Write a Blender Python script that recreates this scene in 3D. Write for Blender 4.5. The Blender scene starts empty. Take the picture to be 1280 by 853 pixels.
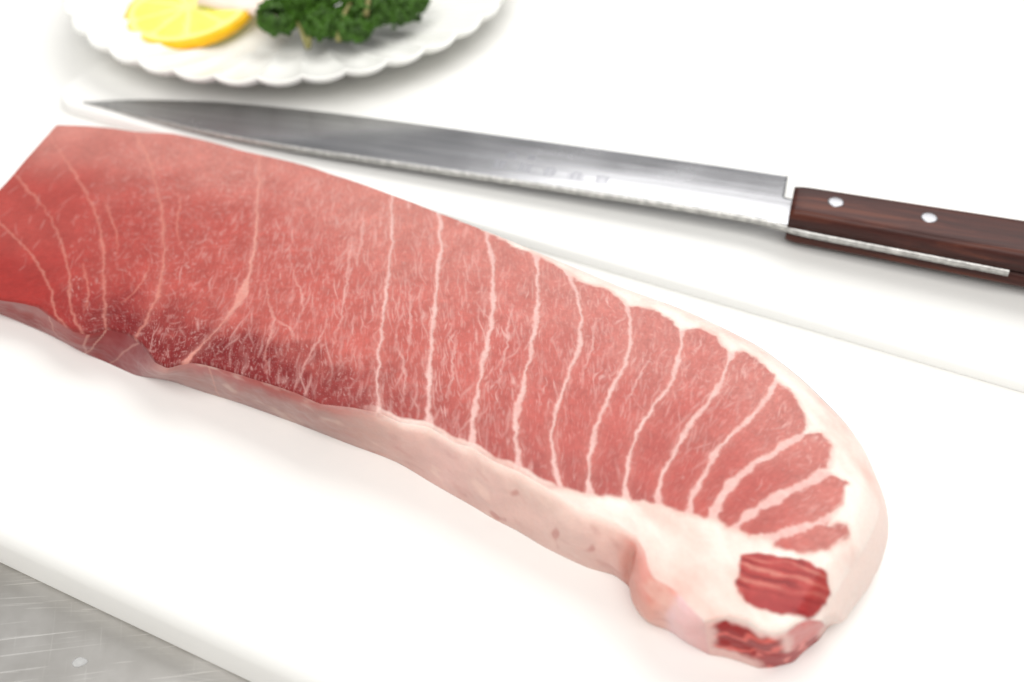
import bpy, bmesh, math, random
import numpy as np
from mathutils import Vector, Matrix

# ---------------------------------------------------------------- camera, light, exposure
sc = bpy.context.scene
col = sc.collection
CM = 0.01                                   # everything below is measured in centimetres

cd = bpy.data.cameras.new('camera')
cam = bpy.data.objects.new('camera', cd)
col.objects.link(cam)
cam.location = (0, 0, 0.28)
cam.rotation_euler = (math.radians(46.0), 0, 0)
cd.sensor_width = 36.0
cd.lens = 36.0 * 1350 / 1280
cd.clip_start = 0.01
cd.clip_end = 50
cd.dof.use_dof = True
cd.dof.focus_distance = 0.335
cd.dof.aperture_fstop = 6.5
sc.camera = cam

w = bpy.data.worlds.new('World')
sc.world = w
w.use_nodes = True
bg = w.node_tree.nodes['Background']
bg.inputs[0].default_value = (1.0, 0.995, 0.99, 1)
bg.inputs[1].default_value = 0.34


def area(name, loc, target, sx, sy, power, colour=(1, 1, 1)):
    l = bpy.data.lights.new(name, 'AREA')
    l.shape = 'RECTANGLE'
    l.size, l.size_y = sx, sy
    l.energy = power
    l.color = colour
    o = bpy.data.objects.new(name, l)
    col.objects.link(o)
    o.location = loc
    d = Vector(target) - Vector(loc)
    o.rotation_euler = d.to_track_quat('-Z', 'Y').to_euler()
    return o


area('window_light', (0.69, 1.245, 1.60), (0.1, 0.32, 0.0), 2.2, 1.6, 36, (1, 0.99, 0.975))
area('front_fill_light', (-0.25, -0.55, 1.45), (0.0, 0.30, 0.0), 1.6, 1.2, 27, (1, 0.985, 0.96))  # added soft fill from above and behind the camera, lifts the front faces

sc.view_settings.view_transform = 'Standard'
sc.view_settings.look = 'None'
sc.view_settings.exposure = 0.0
sc.view_settings.gamma = 1.0
sc.view_settings.use_curve_mapping = False
sc.cycles.use_denoising = True
sc.cycles.max_bounces = 8
sc.cycles.sample_clamp_indirect = 6

# ---------------------------------------------------------------- measured outlines (cm)
ZB = 2.0                                    # top of the front board above the table
ZT = 2.5                                    # top of the rear board
AX = [[-18.55765275798207,32.320928904981166],[0.8537277444150656,-0.5207196351358035],32.18924785828522]
BACK = [[-18.92,38.5],[-17.91,38.44],[-16.54,38.26],[-15.83,38.08],[-14.97,37.96],[-13.97,37.89],[-12.31,37.18],[-10.02,36.09],[-7.89,35.03],[-5.6,33.56],[-4.43,32.68],[-2.63,31.35],[-0.84,30.05],[0.96,28.79],[2.36,27.83],[4.01,26.73],[5.65,25.76],[6.79,24.93],[7.73,24.17],[8.7,22.91],[9.07,22.24],[9.73,21.02],[10.08,20.05],[10.22,18.89],[10.14,18.28],[9.84,17.53],[9.31,16.7],[8.72,15.96],[8.23,15.29],[7.93,14.83],[7.74,14.51]]
FRONT = [[-20.69,29.03],[-19.1,28.15],[-17.49,27.55],[-16.74,27.39],[-16.11,27.15],[-15.31,26.45],[-14.45,25.79],[-13.86,25.59],[-13.34,25.83],[-12.57,25.53],[-11.87,24.89],[-11.3,24.09],[-10.81,23.76],[-10.48,23.88],[-10.15,23.96],[-9.83,23.9],[-8.44,23.28],[-7.27,22.7],[-6.47,22.26],[-5.69,21.74],[-4.72,21.55],[-3.89,21.31],[-3.22,20.86],[-2.4,20.66],[-1.61,19.99],[-1.15,19.83],[-0.49,19.28],[0.22,18.9],[0.89,18.42],[1.28,18.14],[1.59,17.87],[2.11,17.63],[2.75,17.32],[3.27,16.91],[3.48,16.45],[3.52,16.01],[3.62,15.69],[3.92,15.5],[4.22,15.22],[4.39,14.85],[4.76,14.33]]
FBASE = [[-21.61,30.08],[-19.92,29.06],[-18.21,28.3],[-17.46,27.92],[-16.82,27.59],[-16.19,27.27],[-15.37,26.78],[-14.65,26.27],[-14.04,26.04],[-13.23,25.58],[-12.67,25.28],[-12.27,25.17],[-11.77,25.09],[-11.32,24.98],[-10.75,24.73],[-10.32,24.54],[-8.9,24.0],[-7.74,23.48],[-6.91,23.1],[-6.12,22.72],[-5.04,22.19],[-4.15,21.8],[-3.45,21.44],[-2.54,20.75],[-1.71,20.17],[-1.22,19.84],[-0.52,19.31],[0.14,18.93],[0.83,18.4],[1.29,18.12],[1.65,17.9],[2.21,17.6],[2.9,17.39],[3.28,17.02],[3.32,16.68],[3.38,16.4],[3.49,16.12],[3.75,15.8],[4.25,15.63],[4.61,15.29],[5.26,14.88]]
END = [[4.77,14.42],[5.33,14.46],[5.74,14.28],[6.02,14.02],[6.36,13.91],[6.68,14.0],[6.98,14.22],[7.35,14.42],[7.75,14.55]]
EBASE = [[5.26,14.88],[5.7,14.81],[6.14,14.65],[6.5,14.49],[6.88,14.51],[7.46,14.67],[7.82,15.0],[8.28,15.34],[8.56,15.68]]
RBASE = [[8.56,15.68],[8.93,15.97],[9.32,16.35],[9.74,16.84],[10.09,17.36],[10.36,17.9],[10.54,18.45]]
KEYS = [[[-18.92,38.5],[-16.54,38.26],[-15.83,38.08],[-14.97,37.96],[-10.02,36.09],[-4.43,32.68],[-2.63,31.35],[-0.84,30.05],[0.96,28.79],[2.36,27.83],[4.01,26.73],[5.65,25.76],[7.15,24.6],[8.7,22.91],[9.73,21.02],[10.2,19.61],[10.14,18.28],[9.77,17.4],[8.72,15.96],[7.74,14.51]],[[-20.69,29.03],[-17.49,27.55],[-14.45,25.79],[-11.87,24.89],[-10.15,23.96],[-3.89,21.31],[-2.4,20.66],[-1.15,19.83],[0.22,18.9],[1.28,18.14],[2.11,17.63],[2.75,17.32],[3.27,16.91],[3.48,16.45],[3.52,16.01],[3.62,15.69],[3.92,15.5],[4.22,15.22],[4.39,14.85],[4.76,14.33]]]
SEPTA = [[[-19.45,32.35],[-18.99,31.87],[-17.09,29.86],[-16.38,28.84],[-15.87,28.03],[-15.42,26.78],[-14.89,26.14]],[[-20.61,36.18],[-19.63,35.13],[-17.24,32.29],[-15.92,29.81],[-15.31,28.48],[-14.99,27.17],[-14.41,26.06],[-13.87,25.35]],[[-19.33,38.2],[-18.85,37.49],[-16.73,34.44],[-15.46,32.24],[-14.66,30.17],[-14.05,28.01],[-13.4,26.03],[-13.34,25.71]],[[-15.59,38.2],[-15.32,37.49],[-14.47,36.04],[-13.51,33.64],[-12.77,31.45],[-12.22,29.21],[-11.96,27.34],[-12.02,26.17],[-12.14,25.42],[-12.2,25.15]],[[-10.01,36.2],[-9.94,35.62],[-9.61,33.36],[-9.21,30.76],[-9.0,28.53],[-9.05,26.71],[-9.41,25.6],[-9.88,24.74],[-10.24,24.16],[-10.27,23.82]],[[-4.45,32.84],[-4.23,30.27],[-4.16,27.48],[-4.14,25.17],[-4.12,23.05],[-3.88,21.21]],[[-2.67,31.5],[-2.45,29.44],[-2.47,26.54],[-2.55,24.15],[-2.52,22.34],[-2.39,20.57]],[[-0.9,30.15],[-0.65,27.8],[-0.59,25.49],[-0.82,23.88],[-1.04,21.94],[-1.15,19.8]],[[0.77,28.81],[0.84,28.22],[0.89,26.32],[0.65,24.18],[0.28,21.89],[0.07,20.56],[0.22,18.9]],[[1.81,27.52],[2.03,26.84],[2.24,25.36],[2.09,23.77],[1.63,22.49],[1.2,20.97],[1.06,19.7],[1.28,18.28]],[[3.68,25.82],[3.72,25.4],[3.76,24.32],[3.56,23.32],[3.14,22.48],[2.74,21.47],[2.29,20.05],[2.06,18.75],[2.14,18.06]],[[5.44,25.04],[5.34,24.56],[5.2,23.81],[4.77,22.34],[4.43,21.72],[3.62,20.56],[3.33,19.52],[3.06,18.53],[3.1,17.95]],[[6.86,23.88],[6.65,23.43],[6.36,22.57],[5.9,21.66],[5.13,20.68],[4.63,19.72],[4.04,18.72],[3.93,17.85]],[[8.13,22.71],[7.84,22.24],[7.26,21.34],[6.47,20.47],[5.71,19.61],[5.3,18.81],[4.82,18.14],[4.72,17.66]],[[8.72,20.59],[8.37,20.35],[7.37,19.61],[6.39,18.92],[5.74,18.23],[5.35,17.4]],[[9.04,19.12],[8.73,18.92],[7.67,18.34],[6.81,17.77],[6.14,17.29],[5.65,16.8]],[[9.26,17.77],[8.87,17.58],[8.05,17.21],[7.2,16.85],[6.56,16.6]]]
MUSCLE = [[-20.21,39.42],[-15.68,38.8],[-10.15,36.81],[-5.65,34.06],[-4.45,32.94],[-2.64,31.45],[-0.98,30.01],[0.0,29.04],[0.84,28.4],[1.4,27.97],[1.91,27.26],[2.14,26.96],[2.58,26.81],[3.26,26.39],[3.65,25.71],[3.84,25.59],[4.52,25.5],[5.05,24.97],[5.23,24.53],[5.47,24.6],[5.92,24.64],[6.34,24.24],[6.62,23.56],[6.82,23.56],[7.12,23.6],[7.54,23.18],[7.82,22.57],[8.0,22.24],[8.3,21.79],[8.44,21.18],[8.44,20.68],[8.27,20.32],[8.55,20.32],[8.84,20.32],[9.0,19.87],[8.81,19.29],[8.6,18.95],[8.91,18.75],[9.16,18.5],[8.93,18.01],[8.52,17.53],[8.35,17.14],[8.84,17.14],[8.79,16.91],[8.2,16.4],[7.33,16.3],[6.82,16.48],[6.59,16.8],[6.23,16.8],[6.0,17.06],[5.65,17.11],[5.45,17.32],[5.14,17.42],[4.86,17.53],[4.49,17.69],[3.97,17.85],[3.1,18.01],[2.14,18.2],[1.63,18.28],[1.28,18.34],[0.61,18.56],[0.11,18.98],[-0.49,19.37],[-1.08,19.89],[-1.61,20.11],[-2.18,20.59],[-2.52,20.73],[-3.24,20.89],[-3.84,21.24],[-4.68,21.19],[-5.63,21.24],[-8.22,22.42],[-10.82,22.96],[-13.73,24.27],[-20.71,27.35],[-22.71,30.83]]
OVAL = [[5.92,16.15],[6.39,16.25],[6.94,16.11],[7.63,15.96],[8.06,15.67],[8.11,15.31],[7.93,14.94],[7.58,14.6],[7.14,14.37],[6.6,14.4],[6.15,14.53],[5.8,14.83],[5.69,15.31],[5.76,15.77]]
VEINS = [[[-15.42,33.1],[-14.26,30.71],[-14.1,29.9]],[[-8.4,27.81],[-7.97,26.41],[-7.67,25.69],[-7.71,24.87],[-7.84,24.16],[-7.53,23.22]],[[-5.99,25.67],[-6.03,25.01],[-6.3,24.04],[-6.46,23.21],[-6.48,22.51]],[[-3.59,24.41],[-3.24,23.0],[-3.22,21.77]],[[-3.46,27.46],[-3.21,25.11],[-3.23,23.86]],[[4.27,23.56],[3.84,22.57],[3.32,21.43]],[[5.91,24.31],[5.59,23.53]],[[-12.76,33.6],[-12.37,32.43],[-12.34,31.42],[-11.87,30.26]],[[-12.75,29.16],[-12.66,28.48],[-12.8,27.83],[-13.0,27.33],[-13.21,27.09]],[[-7.61,28.72],[-7.32,27.71],[-6.86,26.82],[-6.92,25.83]],[[-5.65,29.93],[-5.58,27.86],[-5.52,25.96],[-5.59,24.4]],[[-1.73,24.52],[-1.8,23.06],[-1.89,21.71]],[[2.66,25.08],[2.5,23.97],[2.11,22.59]],[[0.0,25.97],[-0.15,24.06],[-0.38,22.31]],[[-16.99,34.81],[-15.71,32.7],[-15.47,32.29]],[[-15.14,29.32],[-14.48,27.86],[-14.27,26.58]],[[-7.67,25.69],[-7.16,25.29],[-6.91,24.73]],[[-5.43,31.89],[-5.31,29.9],[-5.33,28.51]]]
FPX = [-95,-50,0,25,45,66,90,110,132,158,178,192,208,222,236,248,298,341,371,400,440,474,501,536,569,589,618,650,681,699,714,739,770,796,808,812,818,834,850,861,883]
# ---------------------------------------------------------------- helpers
rnd = random.Random(7)
rng = np.random.default_rng(11)


def lin(r, g, b, k=1.0):
    c = np.array([r, g, b], float) / 255
    return np.where(c <= .04045, c / 12.92, ((c + .055) / 1.055) ** 2.4) * k


_perm = np.random.default_rng(3).permutation(4096)
_grad = np.random.default_rng(4).uniform(0, 2 * np.pi, 4096)


def noise(x, y, seed=0):
    """gradient noise, about -0.7 .. 0.7"""
    x = np.asarray(x, float) + seed * 17.31
    y = np.asarray(y, float) + seed * 9.77
    xi = np.floor(x).astype(int)
    yi = np.floor(y).astype(int)
    xf, yf = x - xi, y - yi
    u = xf * xf * xf * (xf * (xf * 6 - 15) + 10)
    v = yf * yf * yf * (yf * (yf * 6 - 15) + 10)

    def g(ix, iy, dx, dy):
        a = _grad[_perm[(_perm[ix & 4095] + iy) & 4095]]
        return np.cos(a) * dx + np.sin(a) * dy
    n00 = g(xi, yi, xf, yf)
    n10 = g(xi + 1, yi, xf - 1, yf)
    n01 = g(xi, yi + 1, xf, yf - 1)
    n11 = g(xi + 1, yi + 1, xf - 1, yf - 1)
    return (n00 * (1 - u) + n10 * u) * (1 - v) + (n01 * (1 - u) + n11 * u) * v


def fbm(x, y, seed=0, o=3):
    s, a, f = 0, 1, 1
    for k in range(o):
        s = s + a * noise(x * f, y * f, seed + k * 5)
        a *= .5
        f *= 2.03
    return s


def sstep(a, b, x):
    t = np.clip((x - a) / (b - a), 0, 1)
    return t * t * (3 - 2 * t)


def mix(a, b, f):
    return a + (b - a) * f[..., None]


def link(name, me, parent=None, mats=()):
    o = bpy.data.objects.new(name, me)
    col.objects.link(o)
    if parent:
        o.parent = parent
    for m in mats:
        me.materials.append(m)
    return o


def tag(o, label, cat, group=None):
    o['label'] = label
    o['category'] = cat
    if group:
        o['group'] = group
    return o


def empty(name, loc=(0, 0, 0), rot=(0, 0, 0)):
    o = bpy.data.objects.new(name, None)
    o.empty_display_size = .02
    col.objects.link(o)
    o.location = [c * CM for c in loc]
    o.rotation_euler = rot
    return o


def npmesh(name, V, F, colours=None, normals=None, smooth=True):
    """V (n,3) in cm, F (m,4) quads"""
    me = bpy.data.meshes.new(name)
    V = np.ascontiguousarray(V, float) * CM
    F = np.ascontiguousarray(F, np.int32)
    n, m = len(V), len(F)
    k = F.shape[1]
    me.vertices.add(n)
    me.vertices.foreach_set('co', V.ravel())
    me.loops.add(m * k)
    me.loops.foreach_set('vertex_index', F.ravel())
    me.polygons.add(m)
    me.polygons.foreach_set('loop_start', np.arange(0, m * k, k, dtype=np.int32))
    me.polygons.foreach_set('loop_total', np.full(m, k, np.int32))
    me.update(calc_edges=True)
    if smooth:
        me.polygons.foreach_set('use_smooth', np.ones(m, bool))
    if colours is not None:
        a = me.color_attributes.new('col', 'FLOAT_COLOR', 'POINT')
        a.data.foreach_set('color', np.c_[colours, np.ones(n)].ravel())
    if normals is not None:
        me.normals_split_custom_set_from_vertices(normals)
    return me


def bmesh_obj(name, bm, mat, parent=None, smooth=True):
    me = bpy.data.meshes.new(name)
    bmesh.ops.recalc_face_normals(bm, faces=bm.faces)
    for v in bm.verts:
        v.co *= CM
    bm.to_mesh(me)
    bm.free()
    if smooth:
        me.polygons.foreach_set('use_smooth', np.ones(len(me.polygons), bool))
    return link(name, me, parent, [mat])


def gridfaces(nu, nv, closed_v=False):
    i = np.arange(nu - 1)[:, None]
    j = np.arange(nv if closed_v else nv - 1)[None, :]
    a = i * nv + j
    b = i * nv + (j + 1) % nv
    return np.stack([a, b, b + nv, a + nv], -1).reshape(-1, 4)


def rounded_slab(name, corners, z0, z1, r_corner, r_edge, mat):
    """a board: rounded rectangle in plan, rounded top and bottom edges"""
    c = [np.array(p, float) for p in corners]
    ring = []
    n = len(c)
    for k in range(n):
        p, a, b = c[k], c[k - 1], c[(k + 1) % n]
        da = (a - p) / np.linalg.norm(a - p)
        db = (b - p) / np.linalg.norm(b - p)
        o = p + (da + db) * r_corner
        s0 = p + da * r_corner
        s1 = p + db * r_corner
        a0 = math.atan2(*(s0 - o)[::-1])
        a1 = math.atan2(*(s1 - o)[::-1])
        d = (a1 - a0 + math.pi) % (2 * math.pi) - math.pi
        for t in np.linspace(0, 1, 14):
            ring.append(o + r_corner * np.array([math.cos(a0 + d * t), math.sin(a0 + d * t)]))
    ring = np.array(ring)
    tang = np.roll(ring, -1, 0) - np.roll(ring, 1, 0)
    tang /= np.linalg.norm(tang, axis=1)[:, None]
    nrm = np.c_[tang[:, 1], -tang[:, 0]]
    if ((ring - ring.mean(0)) * nrm).sum() < 0:
        nrm = -nrm
    prof = []
    for t in np.linspace(0, math.pi / 2, 12):
        prof.append((r_edge * (1 - math.sin(t)), z1 - r_edge * (1 - math.cos(t))))
    prof = [(r_edge * (1 - math.sin(t)), z1 - r_edge + r_edge * math.cos(t)) for t in np.linspace(0, math.pi / 2, 12)]
    rb = min(r_edge * .2, .15)
    prof += [(rb * (1 - math.cos(t)), z0 + rb - rb * math.sin(t)) for t in np.linspace(0, math.pi / 2, 6)]
    bm = bmesh.new()
    rows = []
    for ins, z in prof:
        rows.append([bm.verts.new((p[0] - q[0] * ins, p[1] - q[1] * ins, z)) for p, q in zip(ring, nrm)])
    for a, b in zip(rows, rows[1:]):
        for k in range(len(ring)):
            k2 = (k + 1) % len(ring)
            bm.faces.new((a[k], a[k2], b[k2], b[k]))
    bm.faces.new(rows[0])
    bm.faces.new(rows[-1][::-1])
    o = bmesh_obj(name, bm, mat)
    me = o.data
    for p in me.polygons:
        if len(p.vertices) > 4:
            p.use_smooth = False
    return o


# ---------------------------------------------------------------- materials
def new_mat(name):
    m = bpy.data.materials.new(name)
    m.use_nodes = True
    nt = m.node_tree
    return m, nt, nt.nodes['Principled BSDF']


def N(nt, t, **kw):
    n = nt.nodes.new(t)
    for k, v in kw.items():
        if k in n.inputs:
            n.inputs[k].default_value = v
        else:
            setattr(n, k, v)
    return n


def simple(name, rgb, rough=.5, metal=0.0, spec=.5, bump=None, var=0.0, vscale=60):
    m, nt, p = new_mat(name)
    p.inputs['Base Color'].default_value = (*rgb, 1)
    p.inputs['Roughness'].default_value = rough
    p.inputs['Metallic'].default_value = metal
    p.inputs['Specular IOR Level'].default_value = spec
    tc = N(nt, 'ShaderNodeTexCoord')
    if var:
        n = N(nt, 'ShaderNodeTexNoise', Scale=vscale, Detail=5.0)
        nt.links.new(tc.outputs['Object'], n.inputs['Vector'])
        r = N(nt, 'ShaderNodeValToRGB')
        r.color_ramp.elements[0].position = .3
        r.color_ramp.elements[1].position = .7
        r.color_ramp.elements[0].color = (*[c * (1 - var) for c in rgb], 1)
        r.color_ramp.elements[1].color = (*[min(1, c * (1 + var)) for c in rgb], 1)
        nt.links.new(n.outputs['Fac'], r.inputs[0])
        nt.links.new(r.outputs[0], p.inputs['Base Color'])
    if bump:
        n = N(nt, 'ShaderNodeTexNoise', Scale=bump[0], Detail=4.0)
        nt.links.new(tc.outputs['Object'], n.inputs['Vector'])
        b = N(nt, 'ShaderNodeBump', Strength=bump[1], Distance=bump[2])
        nt.links.new(n.outputs['Fac'], b.inputs['Height'])
        nt.links.new(b.outputs[0], p.inputs['Normal'])
    return m


def tissue_mat(name, rough, sss, mott=.35, bmp=.35):
    m, nt, p = new_mat(name)
    a = N(nt, 'ShaderNodeVertexColor', layer_name='col')
    tc = N(nt, 'ShaderNodeTexCoord')
    n = N(nt, 'ShaderNodeTexNoise', Scale=900.0, Detail=3.0)
    nt.links.new(tc.outputs['Object'], n.inputs['Vector'])
    hs = N(nt, 'ShaderNodeMix', data_type='RGBA', blend_type='MULTIPLY')
    hs.inputs[0].default_value = mott
    cr = N(nt, 'ShaderNodeValToRGB')
    cr.color_ramp.elements[0].position = .32
    cr.color_ramp.elements[0].color = (.62, .5, .5, 1)
    cr.color_ramp.elements[1].position = .66
    cr.color_ramp.elements[1].color = (1, 1, 1, 1)
    nt.links.new(n.outputs['Fac'], cr.inputs[0])
    nt.links.new(a.outputs['Color'], hs.inputs[6])
    nt.links.new(cr.outputs[0], hs.inputs[7])
    nt.links.new(hs.outputs[2], p.inputs['Base Color'])
    n2 = N(nt, 'ShaderNodeTexNoise', Scale=420.0, Detail=4.0, Roughness=.6)
    nt.links.new(tc.outputs['Object'], n2.inputs['Vector'])
    b = N(nt, 'ShaderNodeBump', Strength=bmp, Distance=.0006)
    nt.links.new(n2.outputs['Fac'], b.inputs['Height'])
    nt.links.new(b.outputs[0], p.inputs['Normal'])
    p.inputs['Roughness'].default_value = rough
    p.inputs['Specular IOR Level'].default_value = .24
    p.inputs['Subsurface Weight'].default_value = sss
    p.inputs['Coat Weight'].default_value = .07
    p.inputs['Coat Roughness'].default_value = .32
    p.inputs['Subsurface Radius'].default_value = (1.0, .45, .35)
    p.inputs['Subsurface Scale'].default_value = .0016
    return m


M_meat = tissue_mat('muscle_tissue', .44, .22, .22, .13)
M_fat = tissue_mat('fat_tissue', .36, .35, .10, .10)
M_skin = simple('fish_skin', (.16, .17, .18), .35, 0, .5, (300, .3, .0005), .3, 200)

M_board = simple('white_polyethylene', (.84, .835, .81), .5, 0, .35, (140, .12, .0008))
M_ceramic = simple('white_glaze', (.83, .83, .79), .18, 0, .5)


def steel_table():
    m, nt, p = new_mat('scratched_steel')
    p.inputs['Metallic'].default_value = 1
    tc = N(nt, 'ShaderNodeTexCoord')
    # cloudy stains
    n = N(nt, 'ShaderNodeTexNoise', Scale=22.0, Detail=6.0, Roughness=.65)
    nt.links.new(tc.outputs['Object'], n.inputs['Vector'])
    cr = N(nt, 'ShaderNodeValToRGB')
    cr.color_ramp.elements[0].position = .3
    cr.color_ramp.elements[0].color = (.49, .47, .44, 1)
    cr.color_ramp.elements[1].position = .72
    cr.color_ramp.elements[1].color = (.64, .625, .605, 1)
    nt.links.new(n.outputs['Fac'], cr.inputs[0])
    prev = cr.outputs[0]
    bump_in = None
    for k, (ang, sx, sy, th, colr, fac) in enumerate([
            (7, 26, 2200, .66, (.98, .96, .93), .7), (-9, 20, 2000, .665, (.98, .96, .93), .75),
            (80, 24, 1900, .675, (.95, .93, .9), .55), (-3, 34, 2400, .65, (.92, .9, .87), .5),
            (97, 50, 240, .60, (.52, .50, .47), .3)]):
        mp = N(nt, 'ShaderNodeMapping')
        mp.inputs['Scale'].default_value = (sx, sy, 1)
        vr = N(nt, 'ShaderNodeVectorRotate', rotation_type='Z_AXIS')
        vr.inputs['Angle'].default_value = math.radians(ang)
        mp.inputs['Location'].default_value = (k * 3.7, k * 1.9, k * 5.0)
        wn = N(nt, 'ShaderNodeTexNoise', Scale=9.0, Detail=2.0)
        nt.links.new(tc.outputs['Object'], wn.inputs['Vector'])
        ad = N(nt, 'ShaderNodeVectorMath', operation='MULTIPLY_ADD')
        ad.inputs[1].default_value = (.012, .012, 0)
        nt.links.new(wn.outputs['Color'], ad.inputs[0])
        nt.links.new(tc.outputs['Object'], ad.inputs[2])
        nt.links.new(ad.outputs[0], vr.inputs['Vector'])
        nt.links.new(vr.outputs[0], mp.inputs[0])
        sn = N(nt, 'ShaderNodeTexNoise', Scale=1.0, Detail=1.0)
        nt.links.new(mp.outputs[0], sn.inputs['Vector'])
        r = N(nt, 'ShaderNodeMapRange')
        r.inputs[1].default_value = th
        r.inputs[2].default_value = th + .02
        r.inputs[4].default_value = fac
        nt.links.new(sn.outputs['Fac'], r.inputs[0])
        mk = N(nt, 'ShaderNodeTexNoise', Scale=26.0 + 7 * k, Detail=1.0)
        ml = N(nt, 'ShaderNodeVectorMath', operation='ADD')
        ml.inputs[1].default_value = (k * 1.3, k * 2.1, 0)
        nt.links.new(tc.outputs['Object'], ml.inputs[0])
        nt.links.new(ml.outputs[0], mk.inputs['Vector'])
        mr = N(nt, 'ShaderNodeMapRange')
        mr.inputs[1].default_value = .48
        mr.inputs[2].default_value = .62
        nt.links.new(mk.outputs['Fac'], mr.inputs[0])
        mm = N(nt, 'ShaderNodeMath', operation='MULTIPLY')
        nt.links.new(r.outputs[0], mm.inputs[0])
        nt.links.new(mr.outputs[0], mm.inputs[1])
        mx = N(nt, 'ShaderNodeMix', data_type='RGBA')
        nt.links.new(mm.outputs[0], mx.inputs[0])
        nt.links.new(prev, mx.inputs[6])
        mx.inputs[7].default_value = (*colr, 1)
        prev = mx.outputs[2]
    nt.links.new(prev, p.inputs['Base Color'])
    rr = N(nt, 'ShaderNodeMapRange')
    rr.inputs[3].default_value = .34
    rr.inputs[4].default_value = .55
    nt.links.new(n.outputs['Fac'], rr.inputs[0])
    nt.links.new(rr.outputs[0], p.inputs['Roughness'])
    n3 = N(nt, 'ShaderNodeTexNoise', Scale=60.0, Detail=3.0)
    nt.links.new(tc.outputs['Object'], n3.inputs['Vector'])
    b = N(nt, 'ShaderNodeBump', Strength=.12, Distance=.002)
    nt.links.new(n3.outputs['Fac'], b.inputs['Height'])
    nt.links.new(b.outputs[0], p.inputs['Normal'])
    return m


def blade_steel():
    m, nt, p = new_mat('polished_steel')
    p.inputs['Metallic'].default_value = 1
    tc = N(nt, 'ShaderNodeTexCoord')
    mp = N(nt, 'ShaderNodeMapping')
    mp.inputs['Scale'].default_value = (12, 260, 1)
    nt.links.new(tc.outputs['Object'], mp.inputs[0])
    n = N(nt, 'ShaderNodeTexNoise', Scale=1.0, Detail=4.0)
    nt.links.new(mp.outputs[0], n.inputs['Vector'])
    n2 = N(nt, 'ShaderNodeTexNoise', Scale=35.0, Detail=5.0)
    nt.links.new(tc.outputs['Object'], n2.inputs['Vector'])
    cr = N(nt, 'ShaderNodeValToRGB')
    cr.color_ramp.elements[0].position = .25
    cr.color_ramp.elements[0].color = (.42, .42, .435, 1)
    cr.color_ramp.elements[1].position = .75
    cr.color_ramp.elements[1].color = (.60, .60, .625, 1)
    nt.links.new(n.outputs['Fac'], cr.inputs[0])
    nt.links.new(cr.outputs[0], p.inputs['Base Color'])
    rr = N(nt, 'ShaderNodeMapRange')
    rr.inputs[3].default_value = .14
    rr.inputs[4].default_value = .34
    nt.links.new(n2.outputs['Fac'], rr.inputs[0])
    nt.links.new(rr.outputs[0], p.inputs['Roughness'])
    b = N(nt, 'ShaderNodeBump', Strength=.06, Distance=.0005)
    nt.links.new(n.outputs['Fac'], b.inputs['Height'])
    nt.links.new(b.outputs[0], p.inputs['Normal'])
    return m


def wood():
    m, nt, p = new_mat('dark_red_wood')
    tc = N(nt, 'ShaderNodeTexCoord')
    mp = N(nt, 'ShaderNodeMapping')
    mp.inputs['Scale'].default_value = (14, 190, 190)
    nt.links.new(tc.outputs['Object'], mp.inputs[0])
    n = N(nt, 'ShaderNodeTexNoise', Scale=1.0, Detail=6.0, Roughness=.65, Distortion=.6)
    nt.links.new(mp.outputs[0], n.inputs['Vector'])
    cr = N(nt, 'ShaderNodeValToRGB')
    e = cr.color_ramp.elements
    e[0].position, e[0].color = .28, (.018, .006, .005, 1)
    e[1].position, e[1].color = .78, (.16, .045, .022, 1)
    x = e.new(.52)
    x.color = (.055, .014, .010, 1)
    nt.links.new(n.outputs['Fac'], cr.inputs[0])
    nt.links.new(cr.outputs[0], p.inputs['Base Color'])
    p.inputs['Roughness'].default_value = .42
    p.inputs['Specular IOR Level'].default_value = .25
    b = N(nt, 'ShaderNodeBump', Strength=.2, Distance=.0006)
    nt.links.new(n.outputs['Fac'], b.inputs['Height'])
    nt.links.new(b.outputs[0], p.inputs['Normal'])
    return m


M_table = steel_table()
M_blade = blade_steel()
M_spine = simple('ground_spine', (.55, .54, .52), .5, 1, .5, (700, .3, .0006), .25, 500)
M_wood = wood()
M_rivet = simple('rivet_aluminium', (.44, .44, .46), .45, 1, .5, None, .08, 300)
M_etch = simple('etched_steel', (.38, .38, .41), .36, 1)

# ---------------------------------------------------------------- table and boards
bm = bmesh.new()
bmesh.ops.create_grid(bm, x_segments=4, y_segments=4, size=90)
for v in bm.verts:
    v.co.y += 40
o = bmesh_obj('steel_table', bm, M_table, None, False)
o['kind'] = 'structure'

p0 = np.array([-15.75, 19.13])
d1 = np.array([8.33, -3.95])
d1 /= np.linalg.norm(d1)
n1 = np.array([-d1[1], d1[0]])
b1 = rounded_slab('cutting_board', [p0 - d1 * 26, p0 + d1 * 46, p0 + d1 * 46 + n1 * 62, p0 - d1 * 26 + n1 * 62], 0.004, ZB, 1.5, .75, M_board)
tag(b1, 'large white plastic cutting board under the tuna, its edge over scratched steel', 'cutting board')
q0 = np.array([-20.75, 41.95])
d2 = np.array([16.8 - 6.89, 24.15 - 28.76])
d2 /= np.linalg.norm(d2)
n2 = np.array([-d2[1], d2[0]])
b2 = rounded_slab('cutting_board', [q0, q0 + d2 * 62, q0 + d2 * 62 + n2 * 34, q0 + n2 * 34], ZB + .004, ZT, 1.6, .2, M_board)
tag(b2, 'thinner white plastic board under the knife and the fluted plate', 'cutting board')

# ---------------------------------------------------------------- the tuna block
A0, AXD, ALEN = np.array(AX[0]), np.array(AX[1]), AX[2]


def thick(x, y):
    s = np.clip(((x - A0[0]) * AXD[0] + (y - A0[1]) * AXD[1]) / ALEN, -.2, 1.2)
    return 1.35 + 1.4 * sstep(0, .75, s)


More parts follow.
